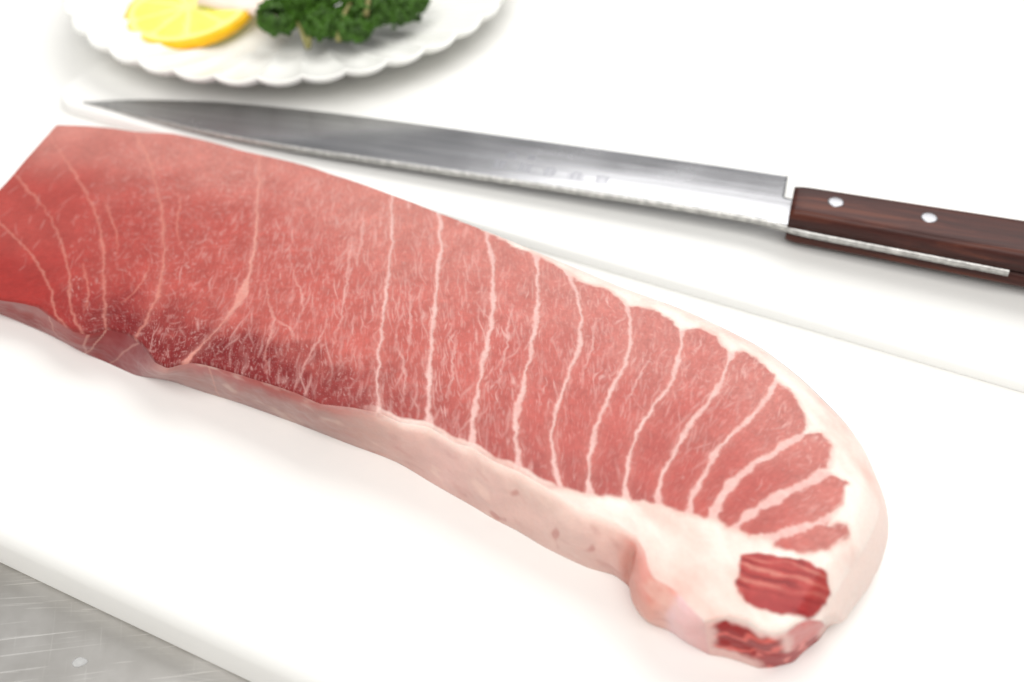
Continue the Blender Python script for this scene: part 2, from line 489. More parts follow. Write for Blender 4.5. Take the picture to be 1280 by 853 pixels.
def dense(P, n=2400, sig=8):
    P = np.array(P, float)
    L = np.r_[0, np.cumsum(np.hypot(*np.diff(P, axis=0).T))]
    t = np.linspace(0, L[-1], n)
    Q = np.c_[np.interp(t, L, P[:, 0]), np.interp(t, L, P[:, 1])]
    if sig:
        k = np.exp(-.5 * (np.arange(-3 * sig, 3 * sig + 1) / sig) ** 2)
        k /= k.sum()
        m = 3 * sig
        pre = 2 * Q[0] - Q[m:0:-1]
        post = 2 * Q[-1] - Q[-2:-m - 2:-1]
        E = np.r_[pre, Q, post]
        Q = np.c_[np.convolve(E[:, 0], k, 'valid'), np.convolve(E[:, 1], k, 'valid')]
    return Q


def smooth1(a, sig):
    k = np.exp(-.5 * (np.arange(-3 * sig, 3 * sig + 1) / sig) ** 2)
    k /= k.sum()
    m = 3 * sig
    E = np.r_[2 * a[0] - a[m:0:-1], a, 2 * a[-1] - a[-2:-m - 2:-1]]
    return np.convolve(E, k, 'valid')


NU, NV = 1320, 380
kb, kf = np.array(KEYS[0]), np.array(KEYS[1])
ku = np.r_[0, np.cumsum(.5 * np.hypot(*np.diff(kb, axis=0).T) + .5 * np.hypot(*np.diff(kf, axis=0).T))]
ku /= ku[-1]
UU = np.linspace(0, 1, NU)


def keyed(curve, keys):
    """resample a curve so that its key points fall at the shared parameter ku"""
    pos = np.array([np.argmin(((curve - k) ** 2).sum(1)) for k in keys], float)
    pos[0], pos[-1] = 0, len(curve) - 1
    pos = np.maximum.accumulate(pos)
    f = smooth1(np.interp(UU, ku, pos), 10)
    f = np.clip(f, 0, len(curve) - 1)
    i = np.arange(len(curve))
    return np.c_[np.interp(f, i, curve[:, 0]), np.interp(f, i, curve[:, 1])], f


cb, fb_ = keyed(dense(BACK, sig=14), kb)
fd = dense(FRONT, sig=7)
cf, ff = keyed(fd, kf)
# matching base of the front side and picture-column coordinate along it (knot for knot)
Lf = np.r_[0, np.cumsum(np.hypot(*np.diff(np.array(FRONT), axis=0).T))]
tf = ff / (len(fd) - 1) * Lf[-1]
FB = np.array(FBASE)
fbase = np.c_[smooth1(np.interp(tf, Lf, FB[:, 0]), 8), smooth1(np.interp(tf, Lf, FB[:, 1]), 8)]
fcol = np.interp(tf, Lf, FPX)
ce = dense(END, NV, 6)                      # front -> back along the cut end
ebase = dense(EBASE, NV, 6)

VV = np.linspace(0, 1, NV)
U, V = np.meshgrid(UU, VV, indexing='ij')
X = cb[:, None, :] * (1 - V[..., None]) + cf[:, None, :] * V[..., None]
# the cut end is not straight: bend the last rows to it
endc = ce[::-1]                             # back -> front
straight = X[-1]
X = X + (endc - straight)[None] * (sstep(.86, 1.0, U) ** 1.5)[..., None]
# the left end bows a little
x, y = X[..., 0], X[..., 1]
Wd = np.hypot(*(cf - cb).T)
dback, dfront = V * Wd[:, None], (1 - V) * Wd[:, None]
dl = U * 34.0
de = (1 - U) * 26.0
zt = ZB + thick(x, y)


def rim(d, r):
    q = np.clip((r - d) / r, 0, 1)
    return r * (1 - np.sqrt(np.clip(1 - q * q, 0, 1)))


rb = .15 + .55 * sstep(.55, .75, UU)[:, None] + .55 * sstep(.84, .93, UU)[:, None]
rf = np.full((NU, 1), .14) + .25 * sstep(.62, .72, UU)[:, None]
qb = np.clip((rb - dback) / rb, 0, 1)
soft_r = sstep(.55, .66, UU)[:, None]
qf = np.clip((rf - dfront) / rf, 0, 1)
soft_f = sstep(.25, .42, UU)[:, None]
drop = np.maximum(rim(dback, rb) * .75 * (1 - soft_r) + .42 * rb * qb * qb * soft_r, rim(dfront, rf) * .8 * (1 - soft_f) + .24 * rf * qf * qf * soft_f)
drop = np.maximum(drop, rim(dl, .12))
drop = np.maximum(drop, rim(de, .16) * .9)
z = zt - drop
# slow swell of a soft cut face, and a sag at the front shoulder near the flap
z = z + .05 * fbm(x * .35, y * .35, 2, 2)
px_end = sstep(.70, .9, U)
z = z - .25 * px_end * sstep(.55, 1, V)

# ---- distances to the seams
S = [dense(s, 60, 2) for s in SEPTA]
wx = x + .10 * noise(x * 1.6, y * 1.6, 21) + .05 * noise(x * 4.5, y * 4.5, 22) + .018 * noise(x * 12, y * 12, 25)
wy = y + .10 * noise(x * 1.6, y * 1.6, 23) + .05 * noise(x * 4.5, y * 4.5, 24) + .018 * noise(x * 12, y * 12, 26)


def seg_dist(P, qx, qy, ext=True):
    best = np.full(qx.shape, 1e9)
    side = np.zeros(qx.shape)
    tpos = np.zeros(qx.shape)
    n = len(P) - 1
    for k in range(n):
        a, b = P[k], P[k + 1]
        d = b - a
        L2 = d @ d
        t = ((qx - a[0]) * d[0] + (qy - a[1]) * d[1]) / L2
        lo = -1e9 if (ext and k == 0) else 0
        hi = 1e9 if (ext and k == n - 1) else 1
        tc = np.clip(t, lo, hi)
        dd = (qx - a[0] - tc * d[0]) ** 2 + (qy - a[1] - tc * d[1]) ** 2
        m = dd < best
        best[m] = dd[m]
        side[m] = np.sign(d[0] * (qy - a[1]) - d[1] * (qx - a[0]))[m]
        tpos[m] = ((k + np.clip(t, 0, 1)) / n)[m]
    return np.sqrt(best), side, tpos


def inside(P, qx, qy):
    r = np.zeros(qx.shape, bool)
    n = len(P)
    for k in range(n):
        x0, y0 = P[k]
        x1, y1 = P[(k + 1) % n]
        if y0 == y1:
            continue
        c = ((y0 > qy) != (y1 > qy)) & (qx < (x1 - x0) * (qy - y0) / (y1 - y0) + x0)
        r ^= c
    return r


def signed(P, qx, qy):
    P = np.array(P)
    d, _, _ = seg_dist(np.r_[P, P[:1]], qx, qy, False)
    return np.where(inside(P, qx, qy), -d, d)


ms = signed(MUSCLE, wx, wy)                 # < 0 inside the muscle field
ov = signed(OVAL, wx, wy)
SW = [.055, .065, .07, .08, .12, .08, .11, .12, .12, .095, .10, .10, .11, .13, .21, .27, .29]
septum = np.zeros_like(x)
idx = np.zeros(x.shape, int)
halo = np.zeros_like(x)
for k, P in enumerate(S):
    d, side, t = seg_dist(np.r_[P[::5], P[-1:]], wx, wy, True)
    wv = SW[k] * (.9 + .9 * fbm(t * 8, np.full_like(t, k * 3.3), 31, 3)) * .5
    if k >= 4:
        wv = wv * (1 + .9 * sstep(.9, 1.0, t))
    if k >= 8:
        wv = wv * (1 + 1.2 * sstep(.12, .0, t))
    if k == 4:
        wv = wv * (.45 + .75 * sstep(.3, .68, t)) * (1 - .55 * sstep(.72, .8, t)) * (1 + 1.1 * np.exp(-((t - .70) / .045) ** 2))
    f = 1 - sstep(wv - .045, wv + .06, d)
    strength = (.55 if k < 4 else (.8 if k == 4 else .9)) * (.88 + .3 * noise(t * 14, np.full_like(t, k * 2.1), 33))
    septum = np.maximum(septum, f * strength)
    halo = np.maximum(halo, np.exp(-(d / .22) ** 2))
    idx += (side > 0)
for k, P in enumerate(VEINS):
    Q = np.array(P)
    box = (x > Q[:, 0].min() - .4) & (x < Q[:, 0].max() + .4) & (y > Q[:, 1].min() - .4) & (y < Q[:, 1].max() + .4)
    xb, yb = wx[box], wy[box]
    d, _, t = seg_dist(dense(P, 12, 1), xb + .05 * noise(xb * 5, yb * 5, 45), yb, False)
    wv = .028 * (1 + .8 * noise(t * 5, np.full_like(t, k * 1.7), 46))
    septum[box] = np.maximum(septum[box], (1 - sstep(wv - .02, wv + .05, d)) * .40 * np.sin(np.pi * np.clip(t, .06, .94)) ** .5)

u5_ = UU[np.argmin(((x - SEPTA[5][3][0]) ** 2 + (y - SEPTA[5][3][1]) ** 2)) // NV]
fatm = sstep(-.06, .09, ms + .07 * noise(x * 4, y * 4, 43))
lipm = sstep(.24, .12, dfront + .10 * noise(x * 2.5, y * 2.5, 44)) * sstep(u5_ - .02, u5_ + .02, U)
fatm = np.maximum(fatm, lipm * .85)
ovm = 1 - sstep(-.05, .05, ov + .10 * noise(x * 2.5, y * 2.5, 48))

# ---- marbling: short strands of fat drawn along the grain, one value per vertex
marb = np.zeros((NU, NV))


def uS(k):
    P = np.array(SEPTA[k]).mean(0)
    i = np.argmin((x - P[0]) ** 2 + (y - P[1]) ** 2)
    return UU[i // NV]


u4, u5, u8, u10, u13, u16 = [uS(k) for k in (4, 5, 8, 10, 13, 16)]
cellu = np.hypot(*(np.gradient(X, axis=0)).transpose(2, 0, 1))
cellv = np.hypot(*(np.gradient(X, axis=1)).transpose(2, 0, 1))


def strokes(n, u0, u1, v0, v1, length, ang, width, inten, curl=.15, seed=0):
    r = np.random.default_rng(seed)
    su = r.uniform(u0, u1, n) * (NU - 1)
    sv = r.uniform(v0, v1, n) * (NV - 1)
    L = r.uniform(*length, n)
    th = r.normal(0, ang, n)
    dth = r.normal(0, curl, n)
    wd = r.uniform(*width, n)
    it = r.uniform(*inten, n)
    step = .024
    ns = int(length[1] / step)
    off = np.arange(-3, 4)
    OU, OV = np.meshgrid(off, off, indexing='ij')
    for s in range(ns):
        frac = s * step / L
        act = (frac < 1) & (su > 4) & (su < NU - 5) & (sv > 4) & (sv < NV - 5)
        if not act.any():
            break
        a = np.where(act)[0]
        iu, iv = np.round(su[a]).astype(int), np.round(sv[a]).astype(int)
        cu_, cv_ = cellu[iu, iv], cellv[iu, iv]
        taper = np.sin(np.pi * np.clip(frac[a], 0, 1)) ** .5
        gu = iu[:, None, None] + OU
        gv = iv[:, None, None] + OV
        dx = (gu - su[a][:, None, None]) * cu_[:, None, None]
        dy = (gv - sv[a][:, None, None]) * cv_[:, None, None]
        w_ = (wd[a] * (.55 + .45 * taper))[:, None, None]
        val = np.exp(-(dx * dx + dy * dy) / (w_ * w_)) * (it[a] * taper)[:, None, None]
        np.maximum.at(marb, (gu.ravel(), gv.ravel()), val.ravel())
        su[a] += np.sin(th[a]) * step / cu_
        sv[a] += np.cos(th[a]) * step / cv_
        th[a] += dth[a] + r.normal(0, .045, len(a))


strokes(110, .0, u4, .05, .9, (.3, 1.0), .25, (.034, .05), (.12, .32), .005, 1)
strokes(380, .10, u5, .04, .78, (.12, .45), .7, (.036, .06), (.12, .40), .04, 2)
strokes(420, u4 - .02, u8, .03, .97, (.4, 1.2), .14, (.034, .058), (.2, .62), .004, 3)
strokes(420, u4, u8, .05, .97, (.12, .45), .3, (.034, .055), (.15, .5), .01, 4)
strokes(200, .13, u5 + .02, .78, .98, (.05, .25), .8, (.024, .038), (.25, .65), .02, 5)  # tiny pale flecks standing in for wet glints on the dark strip
strokes(230, u8, u13, .03, .6, (.25, .8), .18, (.034, .052), (.2, .45), .006, 6)
strokes(150, u8, u16, .05, .95, (.1, .4), .5, (.03, .046), (.1, .3), .01, 7)
strokes(130, u8 - .03, u13, .1, .35, (.08, .25), 1.0, (.03, .044), (.2, .45), .02, 8)
strokes(16, .22, u8, .2, .95, (1.0, 2.6), .06, (.034, .05), (.4, .65), .001, 9)
# finer flecks between the strands: noise drawn out along the grain and broken up
Ul, Vl = U * 42.0, V * 11.0
wu = Ul + .30 * noise(Ul * .9, Vl * 1.0, 71) + .10 * noise(Ul * 2.5, Vl * 2.2, 77)
fl1 = sstep(.16, .52, noise(wu * 6.5, Vl * 1.5, 72)) * sstep(-.25, .3, noise(Ul * .9, Vl * .7, 73))
fl2 = sstep(.10, .50, noise(wu * 3.6, Vl * .9, 74)) * sstep(-.3, .3, noise(Ul * 1.2, Vl * 1.0, 75))
fl3 = sstep(.12, .5, noise(wu * 11.0, Vl * 3.2, 76))
wstr = sstep(.08, .22, U) * (1 - .6 * sstep(u8, u13, U) * sstep(.25, .5, V))
iso = sstep(.14, .45, noise(x * 5 + 1.2 * noise(x * 2, y * 2, 78), y * 5 + 1.2 * noise(x * 2, y * 2, 79), 80))
along = sstep(u4 - .06, u5, U)
web = (.50 * fl1 + .34 * fl2 + .22 * fl3) * along + (.20 * iso + .18 * fl3) * (1 - along)
marb = np.clip(np.maximum(marb, web * wstr) + .25 * web * wstr, 0, 1)

# ---- colour of the tissue, with some painted sheen and glints
K = .77
red_l, red_m, red_r = lin(182, 78, 71, K), lin(199, 104, 95, K), lin(190, 88, 80, K)
pale = lin(219, 154, 142, K)
dark = lin(128, 30, 33, K)
fatc = lin(255, 238, 228, .78)
fatp = lin(246, 206, 194, .76)
sepc = lin(244, 202, 194, .80)
seam_l = lin(224, 150, 134, .86)

C = np.broadcast_to(red_l, x.shape + (3,)).copy()
C = mix(C, red_m, sstep(.10, u5, U + .05 * fbm(x * .5, y * .5, 51, 2)))
C = mix(C, red_r, sstep(u5, u13, U))
C = mix(C, pale, .75 * sstep(.5, -.05, V + .15 * fbm(x * .3, y * .3, 52, 2)) * sstep(u8 + .1, .1, U))  # paler back left: sheen of the back light put into the colour
C = mix(C, pale, .45 * sstep(.7, .1, V + .2 * fbm(x * .5, y * .5, 60, 2)) * sstep(u4, u5, U))
# darker, rougher strip along the front of the left half
C = mix(C, lin(166, 46, 42, K), .8 * sstep(.62, .95, V + .1 * fbm(x * .6, y * .6, 49, 2)) * sstep(.22, .10, U))
dk = sstep(.75, .95, V + .10 * fbm(x * .8, y * .8, 53, 3)) * sstep(.10, .18, U) * sstep(u8 + .03, u4 + .05, U)
C = mix(C, dark, .95 * dk)
C = mix(C, dark, .28 * sstep(.72, .98, V) * sstep(u5, u8, U))
# blotches between the seams
C = C * (1 + .16 * fbm(x * .9, y * .9, 54, 3))[..., None]
C = C * (1 + .10 * fbm(x * 4, y * 4, 55, 2))[..., None]
grain = noise(U * 520, V * 34, 56)
C = C * (1 + .13 * grain * sstep(.05, .2, U))[..., None]
C = mix(C, sepc, np.clip(marb, 0, 1) * (.62 + .4 * fbm(x * .45, y * .45, 59, 2)))
spk = np.clip(noise(x * 16, y * 16, 57) * 2.4 - .62, 0, 1) * dk  # pale dots painted as tiny wet highlights on the dark strip
C = mix(C, sepc, spk * .45)
C = mix(C, pale, halo * .22 * sstep(.1, .3, U))
seam = mix(np.broadcast_to(seam_l, C.shape), sepc, sstep(u4 - .06, u5, U))
C = mix(C, seam, septum)
fat = mix(np.broadcast_to(fatc, C.shape), fatp, np.clip(1.0 * fbm(x * .9 + y * .4, y * .5 - x * .2, 58, 4) + .14 + .75 * sstep(.22, .0, np.abs(ms)) + .35 * sstep(.45, .75, V) * sstep(u10, u13, U), 0, 1))
fat = mix(fat, fatp, sstep(.55, .95, V) * sstep(u13, .9, U) * .3)
C = mix(C, fat, fatm)
# folded dark muscle near the tail of the slab
oc = np.array(OVAL).mean(0)
ax1 = np.array(OVAL[4]) - np.array(OVAL[13])
ax1 /= np.linalg.norm(ax1)
pu = (x - oc[0]) * ax1[0] + (y - oc[1]) * ax1[1]
pv = -(x - oc[0]) * ax1[1] + (y - oc[1]) * ax1[0]
pin = 1 / (.62 + .38 * np.sqrt(np.clip(1 - ((pu - .2) / 1.75) ** 2, 0, 1)))
fold = pv * pin * (1 + .25 * sstep(0, 1.5, pu)) + .22 * pu - .10 * pu * pu + .30 * noise(pu * .9, pv * 1.0, 61) + .14 * noise(pu * 1.6, pv * 3.4, 62) + .03 * noise(pu * 8, pv * 8, 65)
st = np.sin(fold * 16 + 1.0) * (.75 + .9 * noise(pu * 1.1, pv * 1.6, 68)) + .7 * noise(pu * 1.5, fold * 6, 66)
OC = mix(np.broadcast_to(lin(186, 70, 66, K), C.shape), lin(146, 42, 42, K), sstep(.1, 1.2, st))
OC = mix(OC, lin(214, 130, 116, K), sstep(.25, .95, -st) * sstep(-.6, .2, pv) * .85)
OC = mix(OC, lin(160, 42, 46, K), .6 * sstep(-.1, -.7, pv))
OC = OC * (1 + .2 * fbm(pu * 3, pv * 3, 67, 2))[..., None]
C = mix(C, OC, ovm)

# ---- relief
z = z - .020 * septum * (1 - fatm) + .0025 * np.clip(marb, 0, 1) * (1 - fatm)
z = z - .012 * fatm * (1 - ovm) + .006 * ovm - .010 * ovm * sstep(.0, .9, st)
z = z + .006 * noise(x * 3, y * 3, 63) + .008 * noise(x * 14, y * 14, 64) * dk
crease = np.exp(-((ms - .12) / .2) ** 2) * sstep(u13, .95, U)
z = z - .03 * crease

G = np.stack([x, y, z], -1)
Fa = gridfaces(NU, NV)
du, dv = np.gradient(G, axis=0), np.gradient(G, axis=1)
nrm = np.cross(dv, du)
nrm /= np.linalg.norm(nrm, axis=-1)[..., None]
if nrm[NU // 2, NV // 2, 2] < 0:
    nrm = -nrm
    Fa = Fa[:, ::-1]
# thin dark skin line along the outer rim of the fat
sk = sstep(.62, .68, U) * sstep(.885, .85, U) * (V < 2.2 / NV)
C = mix(C, lin(120, 112, 108), sk * .9)

tuna = empty('tuna_block', (float(A0[0]), float(A0[1]), ZB))
tag(tuna, 'thick pink tuna belly slab with white fat seams lying on the front board', 'fish')
OFF = np.array([A0[0], A0[1], ZB])

lab = np.zeros(x.shape, int)                # 0 fat, 1.. muscle, 100 oval
lab[ms < 0] = 1 + idx[ms < 0]
lab[ov < 0] = 100
fl = lab.reshape(-1)[Fa[:, 0]]
Vf, Cf, Nf = G.reshape(-1, 3) - OFF, C.reshape(-1, 3), nrm.reshape(-1, 3)


def patch(name, sel, mat):
    f = Fa[sel]
    if len(f) < 30:
        return None
    used, inv = np.unique(f, return_inverse=True)
    return link(name, npmesh(name, Vf[used], inv.reshape(-1, 4), Cf[used], Nf[used]), tuna, [mat])


for k in sorted(set(fl.tolist())):
    if k == 0:
        patch('fat_layer', fl == 0, M_fat)
    elif k == 100:
        o = patch('dark_muscle', fl == 100, M_meat)
        if o:
            o['label'] = 'dark red folded muscle at the thick end'
    else:
        patch('muscle_segment', fl == k, M_meat)

# ---- sides
ML = 44


def wall(rimP, rimV, baseP, bulge, name, mat, colour, amp=.05, seed=0):
    """rimP (n,3), baseP (n,2); colour(i, t, P) -> (n, ML, 3)"""
    n = len(rimP)
    t = np.linspace(0, 1, ML)
    R, Bp = rimP[:, None, :2], baseP[:, None, :]
    tang = np.gradient(rimP[:, :2], axis=0)
    tang = np.c_[smooth1(tang[:, 0], 15), smooth1(tang[:, 1], 15)]
    tang /= np.linalg.norm(tang, axis=1)[:, None] + 1e-9
    out = np.c_[tang[:, 1], -tang[:, 0]]
    arc = np.r_[0, np.cumsum(np.hypot(*np.diff(rimP[:, :2], axis=0).T))]
    tt = t[None, :]
    g = tt ** 1.0
    AR = np.broadcast_to(arc[:, None], (n, ML))
    hz = rimP[:, 2] - (ZB + .004)
    wnd = (sstep(0, .5, arc) * sstep(arc[-1], arc[-1] - .5, arc))[:, None]
    bl = wnd * np.asarray(bulge).reshape(-1, 1) * np.sin(np.pi * tt)
    dsp = amp * fbm(AR * .9, tt * 2.2 + 0 * AR, 70 + seed, 3) * np.sin(np.pi * tt) ** .5 * wnd
    XY = R + (Bp - R) * g[..., None] + out[:, None, :] * (bl + dsp)[..., None]
    Z = rimP[:, 2][:, None] - hz[:, None] * tt
    P = np.concatenate([XY, Z[..., None]], -1)
    Cc = colour(AR, np.broadcast_to(tt, AR.shape), P)
    F = gridfaces(n, ML)
    du, dv = np.gradient(P, axis=0), np.gradient(P, axis=1)
    nn = np.cross(dv, du)
    nn /= np.linalg.norm(nn, axis=-1)[..., None] + 1e-12
    if (nn[:, ML // 2, :2] * out).sum() < 0:
        nn = -nn
        F = F[:, ::-1]
    for k in range(9):
        q_ = k / 9
        nn[:, k] = nn[:, k] * q_ + rimV * (1 - q_)
        nn[:, k] /= np.linalg.norm(nn[:, k], axis=-1)[:, None]
    me = npmesh(name, P.reshape(-1, 3) - OFF, F, Cc.reshape(-1, 3), nn.reshape(-1, 3))
    return link(name, me, tuna, [mat])


KW = 1.0
stops = [(-100, (170, 120, 118), (150, 60, 56)), (20, (172, 122, 120), (158, 62, 58)), (45, (170, 110, 106), (150, 58, 54)),
         (75, (170, 92, 88), (165, 80, 76)), (115, (160, 62, 60), (158, 62, 60)), (150, (148, 50, 52), (150, 62, 64)),
         (182, (150, 56, 60), (165, 100, 100)), (205, (205, 150, 142), (190, 140, 136)), (250, (190, 120, 116), (190, 148, 142)),
         (330, (180, 95, 90), (186, 142, 136)), (400, (196, 128, 120), (190, 146, 138)), (465, (206, 156, 146), (200, 160, 150)),
         (490, (226, 184, 172), (206, 166, 156)), (560, (224, 186, 176), (214, 174, 166)), (650, (230, 198, 186), (216, 180, 170)),
         (720, (236, 204, 192), (218, 184, 174)), (775, (232, 192, 180), (212, 170, 160)), (797, (214, 138, 126), (204, 140, 126)),
         (806, (226, 158, 148), (212, 146, 134)), (815, (222, 152, 140), (212, 148, 134)), (832, (208, 126, 112), (214, 156, 142)),
         (846, (226, 164, 152), (222, 172, 160)), (853, (236, 196, 196), (228, 190, 190)), (883, (236, 192, 186), (222, 170, 166))]
sx_ = [s[0] for s in stops]
st_ = np.array([lin(*s[1]) for s in stops])
sb_ = np.array([lin(*s[2]) for s in stops])


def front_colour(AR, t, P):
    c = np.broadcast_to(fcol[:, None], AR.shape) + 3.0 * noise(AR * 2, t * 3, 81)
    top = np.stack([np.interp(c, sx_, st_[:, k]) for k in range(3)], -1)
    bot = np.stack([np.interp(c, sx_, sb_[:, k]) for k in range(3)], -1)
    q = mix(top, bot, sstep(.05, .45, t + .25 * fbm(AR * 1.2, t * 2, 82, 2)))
    q = q * (1 + .10 * fbm(AR * .8 + t * 1.0, t * 2.6, 83, 3))[..., None]
    # smeared membrane: pale and reddish drawn-out patches
    sm = fbm(AR * .7 - t * .8, t * 2.4, 84, 3)
    q = mix(q, lin(232, 200, 186), sstep(.15, .55, sm) * .5 * sstep(180, 260, c))
    q = mix(q, lin(170, 92, 86), sstep(.2, .6, -sm) * .28 * sstep(180, 260, c))
    sp = sstep(.33, .5, noise(AR * 1.9, t * 3.4, 85)) * sstep(520, 600, c) * sstep(800, 760, c)
    q = mix(q, lin(176, 104, 96), sp * .55)
    for x0, k, wd, am in ((131, -20, .8, .7), (172, -26, .7, .45), (262, 12, .8, .45), (108, 4, 1.0, .5), (60, 30, .8, .4)):
        dd = np.abs(c - (x0 + k * t))
        q = mix(q, lin(222, 164, 150), (1 - sstep(wd, wd * 2.2, dd)) * am)
    # white lip of fat under the cut face
    lip = sstep(455, 500, c) * sstep(815, 790, c) * sstep(.16, .03, t + .06 * noise(AR * 1.5, t, 86))
    q = mix(q, lin(246, 216, 204), lip * .85)
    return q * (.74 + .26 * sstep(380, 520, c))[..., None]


rimF = G[:, -1]
bulF = .10 + .12 * sstep(640, 760, fcol) + .16 * np.exp(-((fcol - 832) / 12) ** 2) - .16 * np.exp(-((fcol - 797) / 8) ** 2)
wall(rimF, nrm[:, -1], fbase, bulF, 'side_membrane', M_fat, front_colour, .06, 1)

rimE = G[-1, ::-1]


def end_colour(AR, t, P):
    e = AR / AR.max()
    q = np.broadcast_to(lin(228, 186, 178), AR.shape + (3,)).copy()
    ew = e + .05 * fbm(e * 6, t * 3, 91, 2)
    tw = t + .12 * fbm(e * 7, t * 3, 92, 2)
    m = sstep(.02, .10, ew) * sstep(.62, .52, ew) * sstep(.02, .10, tw) * sstep(.80, .62, tw)
    cur = np.sin((tw * 3.2 + ew * 2.0 + .5 * noise(ew * 6, tw * 3, 93)) * 6.0)
    mus = mix(np.broadcast_to(lin(150, 18, 18), q.shape), lin(214, 92, 82), sstep(.35, .95, cur))
    q = mix(q, mus, m)
    m2 = sstep(.30, .42, ew) * sstep(.97, .85, ew) * sstep(.45, .62, tw)
    q = mix(q, mix(np.broadcast_to(lin(156, 24, 28), q.shape), lin(220, 120, 112), sstep(.0, .45, fbm(e * 9, t * 4, 94, 2))), m2 * .95)
    m3 = sstep(.60, .70, ew) * sstep(.62, .5, tw)
    q = mix(q, lin(206, 112, 110), m3 * .75)
    return q


wall(rimE, nrm[-1, ::-1], ebase, .08, 'cut_end', M_meat, end_colour, .10, 2)

rimB = G[::-1, 0]                            # from the thick end back along the far side
ub = UU[::-1]
tb = np.gradient(rimB[:, :2], axis=0)
tb = np.c_[smooth1(tb[:, 0], 15), smooth1(tb[:, 1], 15)]
tb /= np.linalg.norm(tb, axis=1)[:, None]
outB = np.c_[tb[:, 1], -tb[:, 0]]
inset = -.35 * np.ones(NU)
backb = rimB[:, :2] + outB * inset[:, None]
RB = dense(RBASE, 400, 10)
ic = int(np.argmin(((rimB[:, :2] - np.array(BACK[-8])) ** 2).sum(1)))   # where the round side begins
ip = ic + 170
kk = np.arange(NU)
rbx = np.c_[np.interp(kk, np.linspace(0, ic, 400), RB[:, 0]), np.interp(kk, np.linspace(0, ic, 400), RB[:, 1])]
far = (RB[-1] + (rimB[:, :2] - rimB[ic, :2]))
tgt = np.where((kk <= ic)[:, None], rbx, far)
bw = sstep(ip, ic, kk)[:, None]
backb = backb * (1 - bw) + tgt * bw
backb = np.c_[smooth1(backb[:, 0], 12), smooth1(backb[:, 1], 12)]
backb[0] = ebase[-1]


def back_colour(AR, t, P):
    uu = np.broadcast_to(ub[:, None], AR.shape)
    q = np.broadcast_to(lin(120, 120, 122), AR.shape + (3,)).copy() * (1 + .3 * fbm(AR * 2, t * 4, 95, 3))[..., None]
    q = mix(q, lin(190, 90, 84), sstep(.30, .25, uu))
    f = mix(np.broadcast_to(mix(fatc[None], fatp, np.array([.35]))[0], q.shape), fatp * .95, sstep(.3, 1, t + .3 * fbm(AR, t * 2, 96, 2)))
    return mix(q, f, sstep(.86, .90, uu))


wall(rimB, nrm[::-1, 0], backb, .06 + .26 * sstep(.84, .92, ub), 'skin_side', M_fat, back_colour, .03, 3)

rimL = G[0]
backl = rimL[:, :2] + 0
backl = backl + (np.array([cb[0] * .0 + backb[-1], fbase[0]])[[0, 1]][:, None, :] - rimL[[0, -1], :2][:, None, :])[0] * (1 - VV)[:, None] + (fbase[0] - rimL[-1, :2]) * VV[:, None]


def left_colour(AR, t, P):
    return np.broadcast_to(lin(176, 70, 66), AR.shape + (3,)) * (1 + .2 * fbm(AR * 2, t * 3, 97, 3))[..., None]


wall(rimL, nrm[0], backl, .05, 'cut_end', M_meat, left_colour, .04, 4)
# underside
bm = bmesh.new()
loop = list(fbase[::12]) + list(ebase[::12]) + list(backb[::12]) + list(backl[::12])
vs = [bm.verts.new((p[0] - OFF[0], p[1] - OFF[1], .004)) for p in loop]
f = bm.faces.new(vs)
bmesh.ops.triangulate(bm, faces=[f])
bmesh_obj('underside', bm, M_skin, tuna, False)

# ---------------------------------------------------------------- the knife (local x towards the tip, y towards the spine)
org = Vector((10.38, 32.80, 3.5))
kx = Vector((-0.9574, 0.2872, -0.0288)).normalized()
kz0 = Vector((-0.0276, 0.0083, 0.9996))
ky = kz0.cross(kx).normalized()
kz = kx.cross(ky).normalized()
knife = empty('kitchen_knife', tuple(org))
knife.rotation_euler = Matrix((kx, ky, kz)).transposed().to_euler()
knife.scale = (1.02, 1.02, 1.02)
tag(knife, 'long slicing knife with riveted dark wood handle lying behind the tuna', 'knife')

EDGE = [(.21, -1.93), (2.8, -1.97), (6, -1.97), (9.2, -1.95), (12.5, -1.93), (16, -1.90), (19.6, -1.80), (21.8, -1.68), (24.36, -1.45), (26.8, -1.0), (28.5, -.56), (29.6, -.16), (29.93, .02)]
SPINE = [(-.3, 1.36), (2.4, 1.24), (5.4, 1.20), (8.4, 1.20), (11.5, 1.20), (15, 1.20), (18.2, 1.20), (20.4, 1.14), (22.6, 1.02), (24.2, .86), (25.9, .62), (27.5, .36), (28.8, .15), (29.6, .06), (29.95, .03)]


def crv(P, xs):
    P = np.array(P)
    return np.interp(xs, P[:, 0], P[:, 1])


xs = np.linspace(0.18, 29.94, 260)
e = smooth1(crv(EDGE, xs), 6)
s_ = smooth1(crv(SPINE, xs), 6)
e = np.minimum(e, s_ - .004)
thk = .24 * np.clip((30.3 - xs) / 14, .12, 1) ** .6
# across from spine (0) to edge (1): flat, shoulder line, hollow bevel
aw = np.r_[0, .012, .03, np.linspace(.06, .40, 8), np.linspace(.43, .985, 22), 1.0]
zz = np.where(aw < .012, .80, 1.0 - .06 * aw - .88 * np.clip(aw, 0, 1) ** 2.1)
rows = []
for k in range(len(xs)):
    yy = s_[k] + (e[k] - s_[k]) * aw
    rows.append(np.c_[np.full(len(aw), xs[k]), yy, zz * thk[k] - .12])
topg = np.array(rows)
botg = topg.copy()
botg[..., 2] = -.12 - .004
na = len(aw)
Vk = np.r_[topg.reshape(-1, 3), botg.reshape(-1, 3)]
Fk = gridfaces(len(xs), na)
nb = len(xs) * na
Fb = gridfaces(len(xs), na)[:, ::-1] + nb
i0 = np.arange(na - 1)
heel = i0[aw[:-1] > .47]
capl = np.stack([heel, heel + 1, nb + heel + 1, nb + heel], -1)
i1 = (len(xs) - 1) * na + i0
